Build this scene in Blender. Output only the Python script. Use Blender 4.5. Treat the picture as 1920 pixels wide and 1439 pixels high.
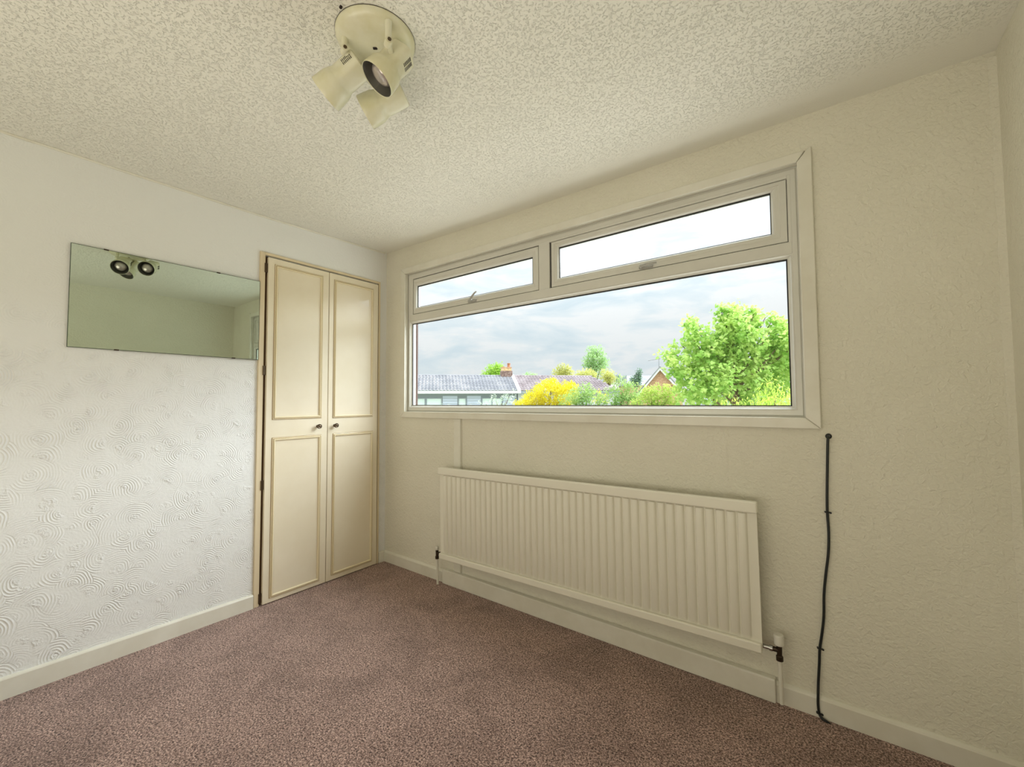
import bpy, bmesh, math, random
from math import sin, cos, pi, radians
from mathutils import Vector, Matrix, Euler, noise

for o in list(bpy.data.objects): bpy.data.objects.remove(o)
scene = bpy.context.scene
C = scene.collection
rnd = random.Random(7)

# ------------------------------------------------------------------ camera
CAM = Vector((2.7385, -2.0277, 1.2043))
YAW, PITCH, ROLL, FPX = radians(36.795), radians(2.4307), radians(-0.316), 789.55
fwd = Vector((-sin(YAW)*cos(PITCH), cos(YAW)*cos(PITCH), sin(PITCH)))
rt = Vector((cos(YAW), sin(YAW), 0)); up = rt.cross(fwd)
r2 = rt*cos(ROLL) + up*sin(ROLL); u2 = r2.cross(fwd)
cd = bpy.data.cameras.new('camera'); cam = bpy.data.objects.new('camera', cd); C.objects.link(cam)
M = Matrix.Identity(4)
for i in range(3):
    M[i][0] = r2[i]; M[i][1] = u2[i]; M[i][2] = -fwd[i]; M[i][3] = CAM[i]
cam.matrix_world = M
cd.sensor_fit = 'HORIZONTAL'; cd.sensor_width = 36; cd.lens = FPX/1920*36
cd.clip_start = 0.02; cd.clip_end = 500
scene.camera = cam

# ------------------------------------------------------------------ exposure
scene.view_settings.view_transform = 'Standard'
scene.view_settings.look = 'None'
scene.view_settings.exposure = 0.0
scene.view_settings.gamma = 1
scene.view_settings.use_curve_mapping = False

# ------------------------------------------------------------------ sky: bright overcast, cloud bands, brighter towards the zenith
world = bpy.data.worlds.new('overcast_sky'); scene.world = world; world.use_nodes = True
nt = world.node_tree; nt.nodes.clear()
def N(nt, typ, **kw):
    n = nt.nodes.new(typ)
    for k, v in kw.items():
        if k.startswith('_'): setattr(n, k[1:], v)
        else: n.inputs[k.replace('__', ' ')].default_value = v
    return n
def math_(nt, op, a, b=None, c=None, clamp=False):
    n = nt.nodes.new('ShaderNodeMath'); n.operation = op; n.use_clamp = clamp
    for i, v in enumerate((a, b, c)):
        if v is None: continue
        if isinstance(v, (int, float)): n.inputs[i].default_value = v
        else: nt.links.new(v, n.inputs[i])
    return n.outputs[0]
tc = N(nt, 'ShaderNodeTexCoord')
mp = N(nt, 'ShaderNodeMapping'); mp.inputs['Scale'].default_value = (2.2, 2.2, 8.0)
nt.links.new(tc.outputs['Generated'], mp.inputs[0])
n1 = N(nt, 'ShaderNodeTexNoise', Scale=3.0, Detail=7.0, Roughness=0.55, Distortion=0.35)
nt.links.new(mp.outputs[0], n1.inputs['Vector'])
ramp = N(nt, 'ShaderNodeValToRGB'); nt.links.new(n1.outputs['Fac'], ramp.inputs[0])
e = ramp.color_ramp.elements
e[0].position = 0.35; e[0].color = (0.76, 0.865, 0.92, 1)
e[1].position = 0.57; e[1].color = (0.99, 1.0, 1.0, 1)
k = e.new(0.47); k.color = (0.87, 0.935, 0.965, 1)
sx = N(nt, 'ShaderNodeSeparateXYZ'); nt.links.new(tc.outputs['Generated'], sx.inputs[0])
zc = math_(nt, 'MAXIMUM', sx.outputs['Z'], 0.0)
grad = math_(nt, 'MULTIPLY_ADD', math_(nt, 'MULTIPLY', zc, zc), 4.4, 0.93)
mix = N(nt, 'ShaderNodeVectorMath', _operation='SCALE')
nt.links.new(ramp.outputs[0], mix.inputs[0]); nt.links.new(grad, mix.inputs['Scale'])
bg = N(nt, 'ShaderNodeBackground', Strength=1.0); nt.links.new(mix.outputs[0], bg.inputs[0])
wo = N(nt, 'ShaderNodeOutputWorld'); nt.links.new(bg.outputs[0], wo.inputs[0])

# sun diffused by cloud, in front of the house to the right
sd = bpy.data.lights.new('hazy_sun', 'SUN'); sd.energy = 8.5; sd.angle = radians(55); sd.color = (0.90, 0.95, 1.0)
sun = bpy.data.objects.new('hazy_sun', sd); C.objects.link(sun)
sun.rotation_euler = Vector((0.70, 0.85, 0.78)).to_track_quat('Z', 'Y').to_euler(); sun.location = (0, -6, 9)
# added warm fill lamp behind the camera, lifting ceiling and walls
def area(name, loc, aim, sx_, sy_, en, col):
    a = bpy.data.lights.new(name, 'AREA'); a.shape = 'RECTANGLE'; a.size = sx_; a.size_y = sy_; a.energy = en; a.color = col
    o = bpy.data.objects.new(name, a); C.objects.link(o); o.location = loc
    o.rotation_euler = (Vector(loc)-Vector(aim)).to_track_quat('Z', 'Y').to_euler()
    return o
area('fill_light', (1.85, -3.0, 0.80), (1.75, -1.9, 2.35), 2.2, 1.3, 27.5, (1.0, 0.935, 0.785))

# ------------------------------------------------------------------ materials
MATS = {}
def S(r, g, b):   # display colour 0..255 to linear
    f = lambda c: c/12.92 if c <= 0.04045 else ((c+0.055)/1.055)**2.4
    return (f(r/255), f(g/255), f(b/255), 1)
def mat(name, col, rough=0.5, metal=0.0, spec=0.5, coat=0.0):
    m = bpy.data.materials.new(name); m.use_nodes = True
    b = m.node_tree.nodes['Principled BSDF']
    b.inputs['Base Color'].default_value = col; b.inputs['Roughness'].default_value = rough
    b.inputs['Metallic'].default_value = metal; b.inputs['Specular IOR Level'].default_value = spec
    b.inputs['Coat Weight'].default_value = coat
    MATS[name] = m
    return m
def nodes(m): return m.node_tree, m.node_tree.nodes['Principled BSDF']
def bump(m, height, strength=1.0, dist=0.001):
    nt, b = nodes(m); bp = nt.nodes.new('ShaderNodeBump')
    bp.inputs['Strength'].default_value = strength; bp.inputs['Distance'].default_value = dist
    nt.links.new(height, bp.inputs['Height']); nt.links.new(bp.outputs[0], b.inputs['Normal'])
def coords(nt): return N(nt, 'ShaderNodeTexCoord').outputs['Object']
def mottle(m, c1, c2, scale, lo=0.4, hi=0.6, detail=4.0):
    nt, b = nodes(m); n = N(nt, 'ShaderNodeTexNoise', Scale=scale, Detail=detail, Roughness=0.6)
    nt.links.new(coords(nt), n.inputs['Vector'])
    r = N(nt, 'ShaderNodeValToRGB'); e = r.color_ramp.elements
    e[0].position = lo; e[0].color = c1; e[1].position = hi; e[1].color = c2
    nt.links.new(n.outputs['Fac'], r.inputs[0]); nt.links.new(r.outputs[0], b.inputs['Base Color'])
    return n

# painted wall with crumpled relief (front, right, rear)
def crumple(name, c1, c2, s=64.0, d=0.0068):
    m = mat(name, c1, 0.72, spec=0.3); nt, b = nodes(m)
    mottle(m, c1, c2, 2.0)
    co = coords(nt)
    a = N(nt, 'ShaderNodeTexNoise', Scale=s, Detail=3.0, Roughness=0.55, Distortion=0.8); nt.links.new(co, a.inputs['Vector'])
    c = N(nt, 'ShaderNodeTexNoise', Scale=s*0.35, Detail=2.0, Roughness=0.5, Distortion=1.5); nt.links.new(co, c.inputs['Vector'])
    bump(m, math_(nt, 'ADD', a.outputs['Fac'], math_(nt, 'MULTIPLY', c.outputs['Fac'], 0.6)), 0.8, d)
    return m
m_wall = crumple('cream_textured_paint', S(230, 226, 209), S(234, 230, 214))

# swirl-combed plaster on the left wall
m_swirl = mat('swirl_plaster_white', S(236, 236, 233), 0.62, spec=0.35)
nt, b = nodes(m_swirl)
co = coords(nt); sep = N(nt, 'ShaderNodeSeparateXYZ'); nt.links.new(co, sep.inputs[0])
cmb = N(nt, 'ShaderNodeCombineXYZ'); nt.links.new(sep.outputs['Y'], cmb.inputs[0]); nt.links.new(sep.outputs['Z'], cmb.inputs[1])
nz = N(nt, 'ShaderNodeTexNoise', Scale=9.0, Detail=2.0); nt.links.new(cmb.outputs[0], nz.inputs['Vector'])
nzs = N(nt, 'ShaderNodeVectorMath', _operation='SCALE', Scale=0.035); nt.links.new(nz.outputs['Color'], nzs.inputs[0])
warp = N(nt, 'ShaderNodeVectorMath', _operation='ADD'); nt.links.new(cmb.outputs[0], warp.inputs[0]); nt.links.new(nzs.outputs[0], warp.inputs[1])
fine = N(nt, 'ShaderNodeTexNoise', Scale=70.0, Detail=3.0, Roughness=0.6); nt.links.new(cmb.outputs[0], fine.inputs['Vector'])
def fan_layer(scale, off, maxr):
    mv = N(nt, 'ShaderNodeVectorMath', _operation='ADD'); nt.links.new(warp.outputs[0], mv.inputs[0]); mv.inputs[1].default_value = (off, off*1.7, 0)
    v = nt.nodes.new('ShaderNodeTexVoronoi'); v.voronoi_dimensions = '2D'; v.inputs['Scale'].default_value = scale; v.inputs['Randomness'].default_value = 0.95
    nt.links.new(mv.outputs[0], v.inputs['Vector'])
    d = math_(nt, 'DIVIDE', v.outputs['Distance'], scale)            # metres
    rel = N(nt, 'ShaderNodeVectorMath', _operation='SUBTRACT'); nt.links.new(mv.outputs[0], rel.inputs[0]); nt.links.new(v.outputs['Position'], rel.inputs[1])
    nrm = N(nt, 'ShaderNodeVectorMath', _operation='NORMALIZE'); nt.links.new(rel.outputs[0], nrm.inputs[0])
    cc = N(nt, 'ShaderNodeVectorMath', _operation='SUBTRACT'); nt.links.new(v.outputs['Color'], cc.inputs[0]); cc.inputs[1].default_value = (0.5, 0.35, 0.5)
    cz = N(nt, 'ShaderNodeVectorMath', _operation='MULTIPLY'); nt.links.new(cc.outputs[0], cz.inputs[0]); cz.inputs[1].default_value = (1, 1, 0)
    cn = N(nt, 'ShaderNodeVectorMath', _operation='NORMALIZE'); nt.links.new(cz.outputs[0], cn.inputs[0])
    dt = N(nt, 'ShaderNodeVectorMath', _operation='DOT_PRODUCT'); nt.links.new(nrm.outputs[0], dt.inputs[0]); nt.links.new(cn.outputs[0], dt.inputs[1])
    sweep = math_(nt, 'MULTIPLY', math_(nt, 'ADD', dt.outputs['Value'], 0.45), 3.0, clamp=True)
    ring = math_(nt, 'SINE', math_(nt, 'MULTIPLY', d, 2*pi/0.0098))
    ring = math_(nt, 'POWER', math_(nt, 'MULTIPLY_ADD', ring, 0.5, 0.5), 1.5)
    core = math_(nt, 'SUBTRACT', 1.0, math_(nt, 'DIVIDE', d, 0.026), clamp=True)
    lump = math_(nt, 'MULTIPLY', math_(nt, 'SQRT', core), math_(nt, 'MULTIPLY', math_(nt, 'SUBTRACT', fine.outputs['Fac'], 0.40, clamp=True), 5.5))
    inside = math_(nt, 'MULTIPLY', math_(nt, 'LESS_THAN', d, maxr), sweep)
    return ring, lump, inside, d
rA, lA, inA, dA = fan_layer(7.0, 0.0, 0.070)
rB, lB, inB, dB = fan_layer(7.6, 3.7, 0.080)
rC, lC, inC, dC = fan_layer(6.0, 8.1, 9.0)
arcm = N(nt, 'ShaderNodeTexNoise', Scale=11.0, Detail=2.0); nt.links.new(cmb.outputs[0], arcm.inputs['Vector'])
amask = math_(nt, 'MULTIPLY', math_(nt, 'SUBTRACT', arcm.outputs['Fac'], 0.40, clamp=True), 5.0, clamp=True)
def mixf(f, a, b_):
    return math_(nt, 'ADD', math_(nt, 'MULTIPLY', a, math_(nt, 'SUBTRACT', 1.0, f)), math_(nt, 'MULTIPLY', b_, f))
ring = mixf(inA, mixf(inB, math_(nt, 'MULTIPLY', rC, 0.5), rB), rA); lump = mixf(inA, mixf(inB, math_(nt, 'MULTIPLY', lC, 0.7), lB), lA)
h = math_(nt, 'ADD', math_(nt, 'MULTIPLY', ring, math_(nt, 'MULTIPLY_ADD', amask, 0.92, 0.08)), lump)
h = math_(nt, 'ADD', h, math_(nt, 'MULTIPLY', inA, 0.35))
# the swirls run out into plain stipple above mirror height
low = math_(nt, 'MULTIPLY_ADD', math_(nt, 'MULTIPLY', math_(nt, 'SUBTRACT', 1.72, sep.outputs['Z'], clamp=True), 2.6, clamp=True), 0.82, 0.18)
h = math_(nt, 'ADD', math_(nt, 'MULTIPLY', h, low), math_(nt, 'MULTIPLY', fine.outputs['Fac'], 0.9))
bump(m_swirl, h, 1.0, 0.0016)

# stippled ceiling, brushed smooth along the window wall
m_ceil = mat('stippled_ceiling_paint', S(240, 238, 227), 0.75, spec=0.25)
nt, b = nodes(m_ceil); co = coords(nt)
sep = N(nt, 'ShaderNodeSeparateXYZ'); nt.links.new(co, sep.inputs[0])
pitn = N(nt, 'ShaderNodeTexNoise', Scale=118.0, Detail=2.0, Roughness=0.55, Distortion=0.8); nt.links.new(co, pitn.inputs['Vector'])
pits = math_(nt, 'MULTIPLY', math_(nt, 'SUBTRACT', pitn.outputs['Fac'], 0.345, clamp=True), 9.0, clamp=True)
big = N(nt, 'ShaderNodeTexNoise', Scale=40.0, Detail=3.0, Roughness=0.6); nt.links.new(co, big.inputs['Vector'])
hh = math_(nt, 'ADD', pits, math_(nt, 'MULTIPLY', big.outputs['Fac'], 0.7))
edge = math_(nt, 'MULTIPLY', math_(nt, 'SUBTRACT', math_(nt, 'MULTIPLY', sep.outputs['Y'], -1.0), 0.12, clamp=True), 6.0, clamp=True)
hh = math_(nt, 'MULTIPLY', hh, math_(nt, 'MULTIPLY_ADD', edge, 0.92, 0.08))
bump(m_ceil, hh, 0.85, 0.0036)

# brown twist-pile carpet
m_carpet = mat('brown_carpet', S(120, 96, 86), 0.95, spec=0.1)
nt, b = nodes(m_carpet); co = coords(nt)
a = N(nt, 'ShaderNodeTexNoise', Scale=170.0, Detail=3.0, Roughness=0.75, Distortion=0.6); nt.links.new(co, a.inputs['Vector'])
r = N(nt, 'ShaderNodeValToRGB'); nt.links.new(a.outputs['Fac'], r.inputs[0]); e = r.color_ramp.elements
e[0].position = 0.40; e[0].color = S(70, 46, 41); e[1].position = 0.61; e[1].color = S(234, 202, 188)
k = e.new(0.5); k.color = S(160, 126, 114)
pt = N(nt, 'ShaderNodeTexNoise', Scale=4.2, Detail=4.0, Roughness=0.6, Distortion=0.6); nt.links.new(co, pt.inputs['Vector'])
rr = N(nt, 'ShaderNodeValToRGB'); nt.links.new(pt.outputs['Fac'], rr.inputs[0]); e = rr.color_ramp.elements
e[0].position = 0.35; e[0].color = (0.76, 0.74, 0.73, 1); e[1].position = 0.58; e[1].color = (1, 1, 1, 1)
mx = nt.nodes.new('ShaderNodeMix'); mx.data_type = 'RGBA'; mx.blend_type = 'MULTIPLY'; mx.inputs[0].default_value = 1
nt.links.new(r.outputs[0], mx.inputs[6]); nt.links.new(rr.outputs[0], mx.inputs[7]); nt.links.new(mx.outputs[2], b.inputs['Base Color'])
bump(m_carpet, a.outputs['Fac'], 1.0, 0.006)
b.inputs['Sheen Weight'].default_value = 0.25

m_gloss = mat('white_gloss_paint', S(226, 222, 205), 0.32)
mottle(m_gloss, S(226, 222, 207), S(233, 230, 217), 5.0)
m_upvc = mat('white_upvc', S(216, 214, 202), 0.28)
mottle(m_upvc, S(214, 212, 202), S(222, 220, 211), 3.0, 0.3, 0.7)
m_rad = mat('cream_radiator_enamel', S(238, 234, 219), 0.38)
m_cup = mat('cream_cupboard_paint', S(226, 210, 172), 0.33, coat=0.25)
mottle(m_cup, S(232, 220, 194), S(236, 225, 201), 3.0)
m_cupf = mat('cream_frame_paint', S(224, 207, 174), 0.45)
m_mould = mat('cream_moulding_with_gilt', S(234, 220, 186), 0.22)
m_gilt = mat('gilt_line', S(150, 116, 62), 0.4, 0.4)
m_dark = mat('dark_gap', S(92, 66, 38), 0.8)
m_bronze = mat('bronze_knob', S(96, 82, 66), 0.35, 0.85)
m_brass = mat('tarnished_valve_metal', S(64, 52, 40), 0.4, 0.7)
m_chrome = mat('chrome', S(180, 180, 178), 0.15, 1.0)
m_gasket = mat('black_gasket', S(28, 28, 30), 0.6)
m_cable = mat('black_cable_sheath', S(22, 26, 26), 0.42)
m_white = mat('white_plastic', S(228, 224, 212), 0.35)
m_lamp = mat('aged_cream_lamp_enamel', S(222, 216, 178), 0.26)
mottle(m_lamp, S(218, 213, 176), S(229, 226, 203), 7.0)
m_lampin = mat('grey_lamp_lining', S(92, 90, 84), 0.35, 0.3)
m_bulb = mat('frosted_bulb', S(200, 190, 184), 0.18, 0.55)
m_slot = mat('black_slot', S(30, 18, 16), 0.7)
m_handle = mat('grey_white_handle', S(176, 174, 166), 0.3)
m_mirror = mat('mirror_silver', (0.64, 0.74, 0.66, 1), 0.015, 1.0)
m_edge = mat('mirror_green_edge', S(70, 84, 66), 0.2)
m_glass = bpy.data.materials.new('window_glass'); m_glass.use_nodes = True
nt = m_glass.node_tree; nt.nodes.clear()
tr = N(nt, 'ShaderNodeBsdfTransparent'); tr.inputs[0].default_value = (0.93, 0.95, 0.955, 1)
gl = N(nt, 'ShaderNodeBsdfGlossy', Roughness=0.02); lw = N(nt, 'ShaderNodeLayerWeight', Blend=0.5)
fr5 = math_(nt, 'MULTIPLY_ADD', math_(nt, 'POWER', lw.outputs['Facing'], 5.0), 0.5, 0.02)
ms = N(nt, 'ShaderNodeMixShader'); nt.links.new(fr5, ms.inputs[0]); nt.links.new(tr.outputs[0], ms.inputs[1]); nt.links.new(gl.outputs[0], ms.inputs[2])
om = N(nt, 'ShaderNodeOutputMaterial'); nt.links.new(ms.outputs[0], om.inputs[0])
# outdoors
m_brick = mat('brown_brick', S(92, 70, 64), 0.85)
m_tile = mat('grey_roof_tile', S(150, 150, 158), 0.75); mottle(m_tile, S(132, 132, 138), S(156, 155, 160), 0.8)
m_tile2 = mat('brown_roof_tile', S(166, 152, 154), 0.75); mottle(m_tile2, S(136, 122, 124), S(162, 149, 151), 0.8)
m_fascia = mat('white_fascia', S(236, 238, 240), 0.5)
m_clad = mat('blue_grey_cladding', S(206, 214, 232), 0.6)
m_wframe = mat('grey_window_frame', S(150, 158, 166), 0.5)
m_pane = mat('pale_window_pane', S(226, 240, 240), 0.2, 0.0, 0.6)
m_render = mat('pale_render', S(214, 216, 226), 0.8)
m_redbrick = mat('orange_brick', S(196, 136, 104), 0.85); mottle(m_redbrick, S(196, 146, 118), S(220, 180, 150), 9.0)
m_greybrick = mat('weathered_brick', S(150, 124, 116), 0.85); mottle(m_greybrick, S(128, 100, 92), S(176, 150, 140), 6.0)
m_buff = mat('buff_brick', S(206, 160, 104), 0.85); mottle(m_buff, S(206, 166, 122), S(236, 206, 156), 6.0)
m_pot = mat('terracotta', S(176, 116, 80), 0.8)
m_bark = mat('bark', S(120, 100, 80), 0.9)
m_metal = mat('aerial_metal', S(150, 152, 156), 0.5, 0.6)
m_reflector = mat('pale_reflector', S(222, 214, 202), 0.85)
m_lawn = mat('lawn', S(110, 138, 70), 0.9); mottle(m_lawn, S(134, 142, 112), S(160, 166, 136), 1.5)
def leafmat(name, c1, c2, scale=1.2, tl=0.35):
    m = mat(name, c1, 0.55, spec=0.3); nt, b = nodes(m)
    mottle(m, c1, c2, scale, 0.38, 0.62, 2.0)
    col = b.inputs['Base Color'].links[0].from_socket
    t = N(nt, 'ShaderNodeBsdfTranslucent'); nt.links.new(col, t.inputs[0])
    ms = N(nt, 'ShaderNodeMixShader'); ms.inputs[0].default_value = tl
    out = nt.nodes['Material Output']
    nt.links.new(b.outputs[0], ms.inputs[1]); nt.links.new(t.outputs[0], ms.inputs[2]); nt.links.new(ms.outputs[0], out.inputs[0])
    return m
m_lsyc = leafmat('sycamore_leaf', S(166, 206, 104), S(216, 234, 146), 2.2, 0.5)
m_lyel = leafmat('golden_leaf', S(222, 210, 24), S(246, 236, 78), 1.5, 0.45)
m_lgrn = leafmat('hedge_leaf', S(150, 184, 110), S(192, 212, 136), 0.9, 0.45)
m_llime = leafmat('lime_leaf', S(170, 206, 84), S(212, 224, 108), 1.4, 0.45)
m_lyg = leafmat('yellow_green_leaf', S(176, 200, 96), S(206, 220, 118), 1.0, 0.45)
m_lfar = leafmat('far_green_leaf', S(166, 200, 140), S(188, 214, 152), 0.4, 0.45)
m_lolive = leafmat('olive_leaf', S(184, 186, 110), S(214, 212, 130), 0.4, 0.45)
m_lbright = leafmat('bright_green_leaf', S(154, 196, 72), S(182, 214, 92), 0.4)
m_ldark = leafmat('dark_conifer_leaf', S(96, 128, 104), S(116, 148, 116), 0.5)
m_lpale = leafmat('pale_leaf', S(196, 214, 190), S(226, 234, 214), 0.9)

# ------------------------------------------------------------------ mesh helpers
def tag(o, label=None, cat=None, group=None, kind=None):
    if label: o['label'] = label
    if cat: o['category'] = cat
    if group: o['group'] = group
    if kind: o['kind'] = kind
    return o
def empty(name, loc=(0, 0, 0), rot=(0, 0, 0)):
    o = bpy.data.objects.new(name, None); C.objects.link(o); o.location = loc; o.rotation_euler = rot
    o.empty_display_size = 0.1
    return o
class MB:
    def __init__(s): s.v = []; s.f = []
    def poly(s, vs, fs):
        b0 = len(s.v); s.v += [tuple(p) for p in vs]; s.f += [tuple(b0+i for i in f) for f in fs]; return s
    def box(s, a, b, mtx=None):
        x0, y0, z0 = a; x1, y1, z1 = b
        vs = [(x0, y0, z0), (x1, y0, z0), (x1, y1, z0), (x0, y1, z0), (x0, y0, z1), (x1, y0, z1), (x1, y1, z1), (x0, y1, z1)]
        if mtx: vs = [mtx @ Vector(p) for p in vs]
        return s.poly(vs, [(0, 3, 2, 1), (4, 5, 6, 7), (0, 1, 5, 4), (1, 2, 6, 5), (2, 3, 7, 6), (3, 0, 4, 7)])
    def tube(s, pts, rad, n=10, cap=True):
        pts = [Vector(p) for p in pts]
        if not isinstance(rad, (list, tuple)): rad = [rad]*len(pts)
        b0 = len(s.v); prev = None
        for i, p in enumerate(pts):
            t = (pts[min(i+1, len(pts)-1)]-pts[max(i-1, 0)]).normalized()
            ref = prev if prev is not None else (Vector((0, 0, 1)) if abs(t.z) < 0.9 else Vector((1, 0, 0)))
            a = (ref - t*ref.dot(t)).normalized(); prev = a; bb = t.cross(a)
            for j in range(n):
                w = 2*pi*j/n; s.v.append(tuple(p+(a*cos(w)+bb*sin(w))*rad[i]))
        for i in range(len(pts)-1):
            for j in range(n):
                s.f.append((b0+i*n+j, b0+i*n+(j+1) % n, b0+(i+1)*n+(j+1) % n, b0+(i+1)*n+j))
        if cap:
            s.f.append(tuple(b0+j for j in reversed(range(n)))); s.f.append(tuple(b0+(len(pts)-1)*n+j for j in range(n)))
        return s
    def lathe(s, prof, mtx, n=32, power=None, capa=True, capb=True):
        """prof: (r, h[, squareness]) rings along local z"""
        b0 = len(s.v)
        for q in prof:
            r, h_ = q[0], q[1]; e_ = q[2] if len(q) > 2 else 2.0
            for j in range(n):
                w = 2*pi*j/n; c_, s_ = cos(w), sin(w)
                k_ = (abs(c_)**e_+abs(s_)**e_)**(-1/e_)
                s.v.append(tuple(mtx @ Vector((r*k_*c_, r*k_*s_, h_))))
        m_ = len(prof)
        for i in range(m_-1):
            for j in range(n):
                s.f.append((b0+i*n+j, b0+i*n+(j+1) % n, b0+(i+1)*n+(j+1) % n, b0+(i+1)*n+j))
        if capa: s.f.append(tuple(b0+j for j in reversed(range(n))))
        if capb: s.f.append(tuple(b0+(m_-1)*n+j for j in range(n)))
        return s
    def ring(s, outer, inner, d0, d1, plane, inset=None):
        """rectangular frame: outer/inner = (a0,b0,a1,b1); plane 'y' -> (a=x,b=z,depth=y), 'x' -> (a=y,b=z,depth=x). inset: list of (t, depth) profile from outer(0) to inner(1)"""
        prof = inset or [(0, d1), (0, d0), (1, d0), (1, d1)]
        b0 = len(s.v)
        for t, d in prof:
            q = [outer[i]*(1-t)+inner[i]*t for i in range(4)]
            for a, b_ in ((q[0], q[1]), (q[2], q[1]), (q[2], q[3]), (q[0], q[3])):
                s.v.append((a, d, b_) if plane == 'y' else (d, a, b_))
        m_ = len(prof)
        for i in range(m_):
            i2 = (i+1) % m_
            for j in range(4):
                s.f.append((b0+i*4+j, b0+i*4+(j+1) % 4, b0+i2*4+(j+1) % 4, b0+i2*4+j))
        return s
    def build(s, name, m, parent=None, smooth=False, bevel=0.0, seg=2):
        me = bpy.data.meshes.new(name); me.from_pydata(s.v, [], s.f); me.update()
        bm = bmesh.new(); bm.from_mesh(me); bmesh.ops.recalc_face_normals(bm, faces=bm.faces); bm.to_mesh(me); bm.free()
        me.materials.append(m)
        o = bpy.data.objects.new(name, me); C.objects.link(o)
        if parent: o.parent = parent
        if smooth:
            me.shade_smooth()
            if hasattr(me, 'set_sharp_from_angle'): me.set_sharp_from_angle(angle=radians(40))
        if bevel:
            md = o.modifiers.new('bevel', 'BEVEL'); md.width = bevel; md.segments = seg; md.limit_method = 'ANGLE'; md.angle_limit = radians(40)
        return o
def aimz(p, d):
    """matrix with local z along d at p"""
    q = Vector(d).normalized().to_track_quat('Z', 'Y')
    return Matrix.Translation(Vector(p)) @ q.to_matrix().to_4x4()

# ------------------------------------------------------------------ ROOM SHELL
W, YR, H = 3.216, -3.35, 2.35
# window hole in the front wall
HX0, HX1, HZ0, HZ1 = 0.235, 2.672, 1.128, 2.165
T = 0.10
wf = MB()
wf.box((-0.25, 0, -0.15), (HX0, T, 2.55)).box((HX1, 0, -0.15), (W+0.25, T, 2.55)).box((HX0, 0, -0.15), (HX1, T, HZ0)).box((HX0, 0, HZ1), (HX1, T, 2.55))
tag(wf.build('wall_front', m_wall), 'cream textured wall around the wide window', kind='structure')
MB().box((2.3835, -0.0009, 0.10), (2.3855, 0.002, 1.088)).build('plaster_seam', m_wall, bpy.data.objects['wall_front'])
# left wall, with the cupboard recess
cy0, cy1, cz1 = -0.900, -0.078, 2.108
wl = MB()
wl.box((-0.25, YR-0.2, -0.15), (0, cy0, 2.55)).box((-0.25, cy1, -0.15), (0, 0, 2.55)).box((-0.25, cy0, cz1), (0, cy1, 2.55)).box((-0.25, cy0, -0.15), (-0.15, cy1, cz1))
tag(wl.build('wall_left', m_swirl), 'white wall with swirl-combed plaster', kind='structure')
tag(MB().box((W, YR-0.2, -0.15), (W+0.25, 0, 2.55)).build('wall_right', m_wall), 'cream textured wall at the right edge', kind='structure')
tag(MB().box((0, YR-0.2, -0.15), (W, YR, 2.55)).build('wall_rear', m_wall), 'cream wall behind the viewer', kind='structure')
# floor
tag(MB().box((0, YR, -0.15), (W, 0, 0)).build('floor', m_carpet), 'brown twist pile carpet', kind='structure')
# ceiling: very slightly uneven, as measured; underside is a grid
def ceil_z(x, y):
    return 2.349 + 0.022*max(0, 1-x/1.1)*max(0, 1+y/0.9)
cm = MB(); nx, ny = 24, 24
for j in range(ny+1):
    for i in range(nx+1):
        x = W*i/nx; y = YR*j/ny; cm.v.append((x, y, ceil_z(x, y)))
for j in range(ny):
    for i in range(nx):
        a_ = j*(nx+1)+i; cm.f.append((a_, a_+1, a_+nx+2, a_+nx+1))
cm.box((0, YR, 2.40), (W, 0, 2.55))
tag(cm.build('ceiling', m_ceil), 'cream stippled ceiling', kind='structure')

# baseboards
def base_run(name, x0, x1, hgt, th, label):
    m_ = MB(); prof = [(0, 0), (-th, 0), (-th, hgt-0.012), (-th*0.75, hgt-0.006), (-th*0.35, hgt-0.001), (0, hgt)]
    n_ = len(prof); vs = [(x, y, z) for x in (x0, x1) for y, z in prof]
    fs = [(i, (i+1) % n_, n_+(i+1) % n_, n_+i) for i in range(n_)]+[tuple(range(n_)), tuple(reversed(range(n_, 2*n_)))]
    return m_.poly(vs, fs)
bf = base_run('', 0.0, W, 0.079, 0.015, '')
tag(bf.build('baseboard_front', m_gloss), 'cream gloss skirting board under the window wall', kind='structure')
def base_left(y0, y1, h0, h1, th=0.016):
    m_ = MB(); prof = lambda hg: [(0, 0), (th, 0), (th, hg-0.008), (th*0.8, hg-0.003), (th*0.4, hg), (0, hg)]
    vs = [(x, y0, z) for x, z in prof(h0)]+[(x, y1, z) for x, z in prof(h1)]; n_ = 6
    return m_.poly(vs, [(i, (i+1) % n_, n_+(i+1) % n_, n_+i) for i in range(n_)]+[tuple(range(n_)), tuple(reversed(range(n_, 2*n_)))])
bl = base_left(YR, -0.925, 0.098, 0.080)
bl.poly([], [])
q = base_left(-0.062, -0.015, 0.08, 0.08); off = len(bl.v); bl.v += q.v; bl.f += [tuple(i+off for i in f) for f in q.f]
tag(bl.build('baseboard_left', m_gloss), 'white gloss skirting board along the swirled wall', kind='structure')
tag(MB().box((W-0.015, YR, 0), (W, -0.015, 0.08)).build('baseboard_right', m_gloss, bevel=0.003), 'cream skirting along the right wall', kind='structure')
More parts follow.
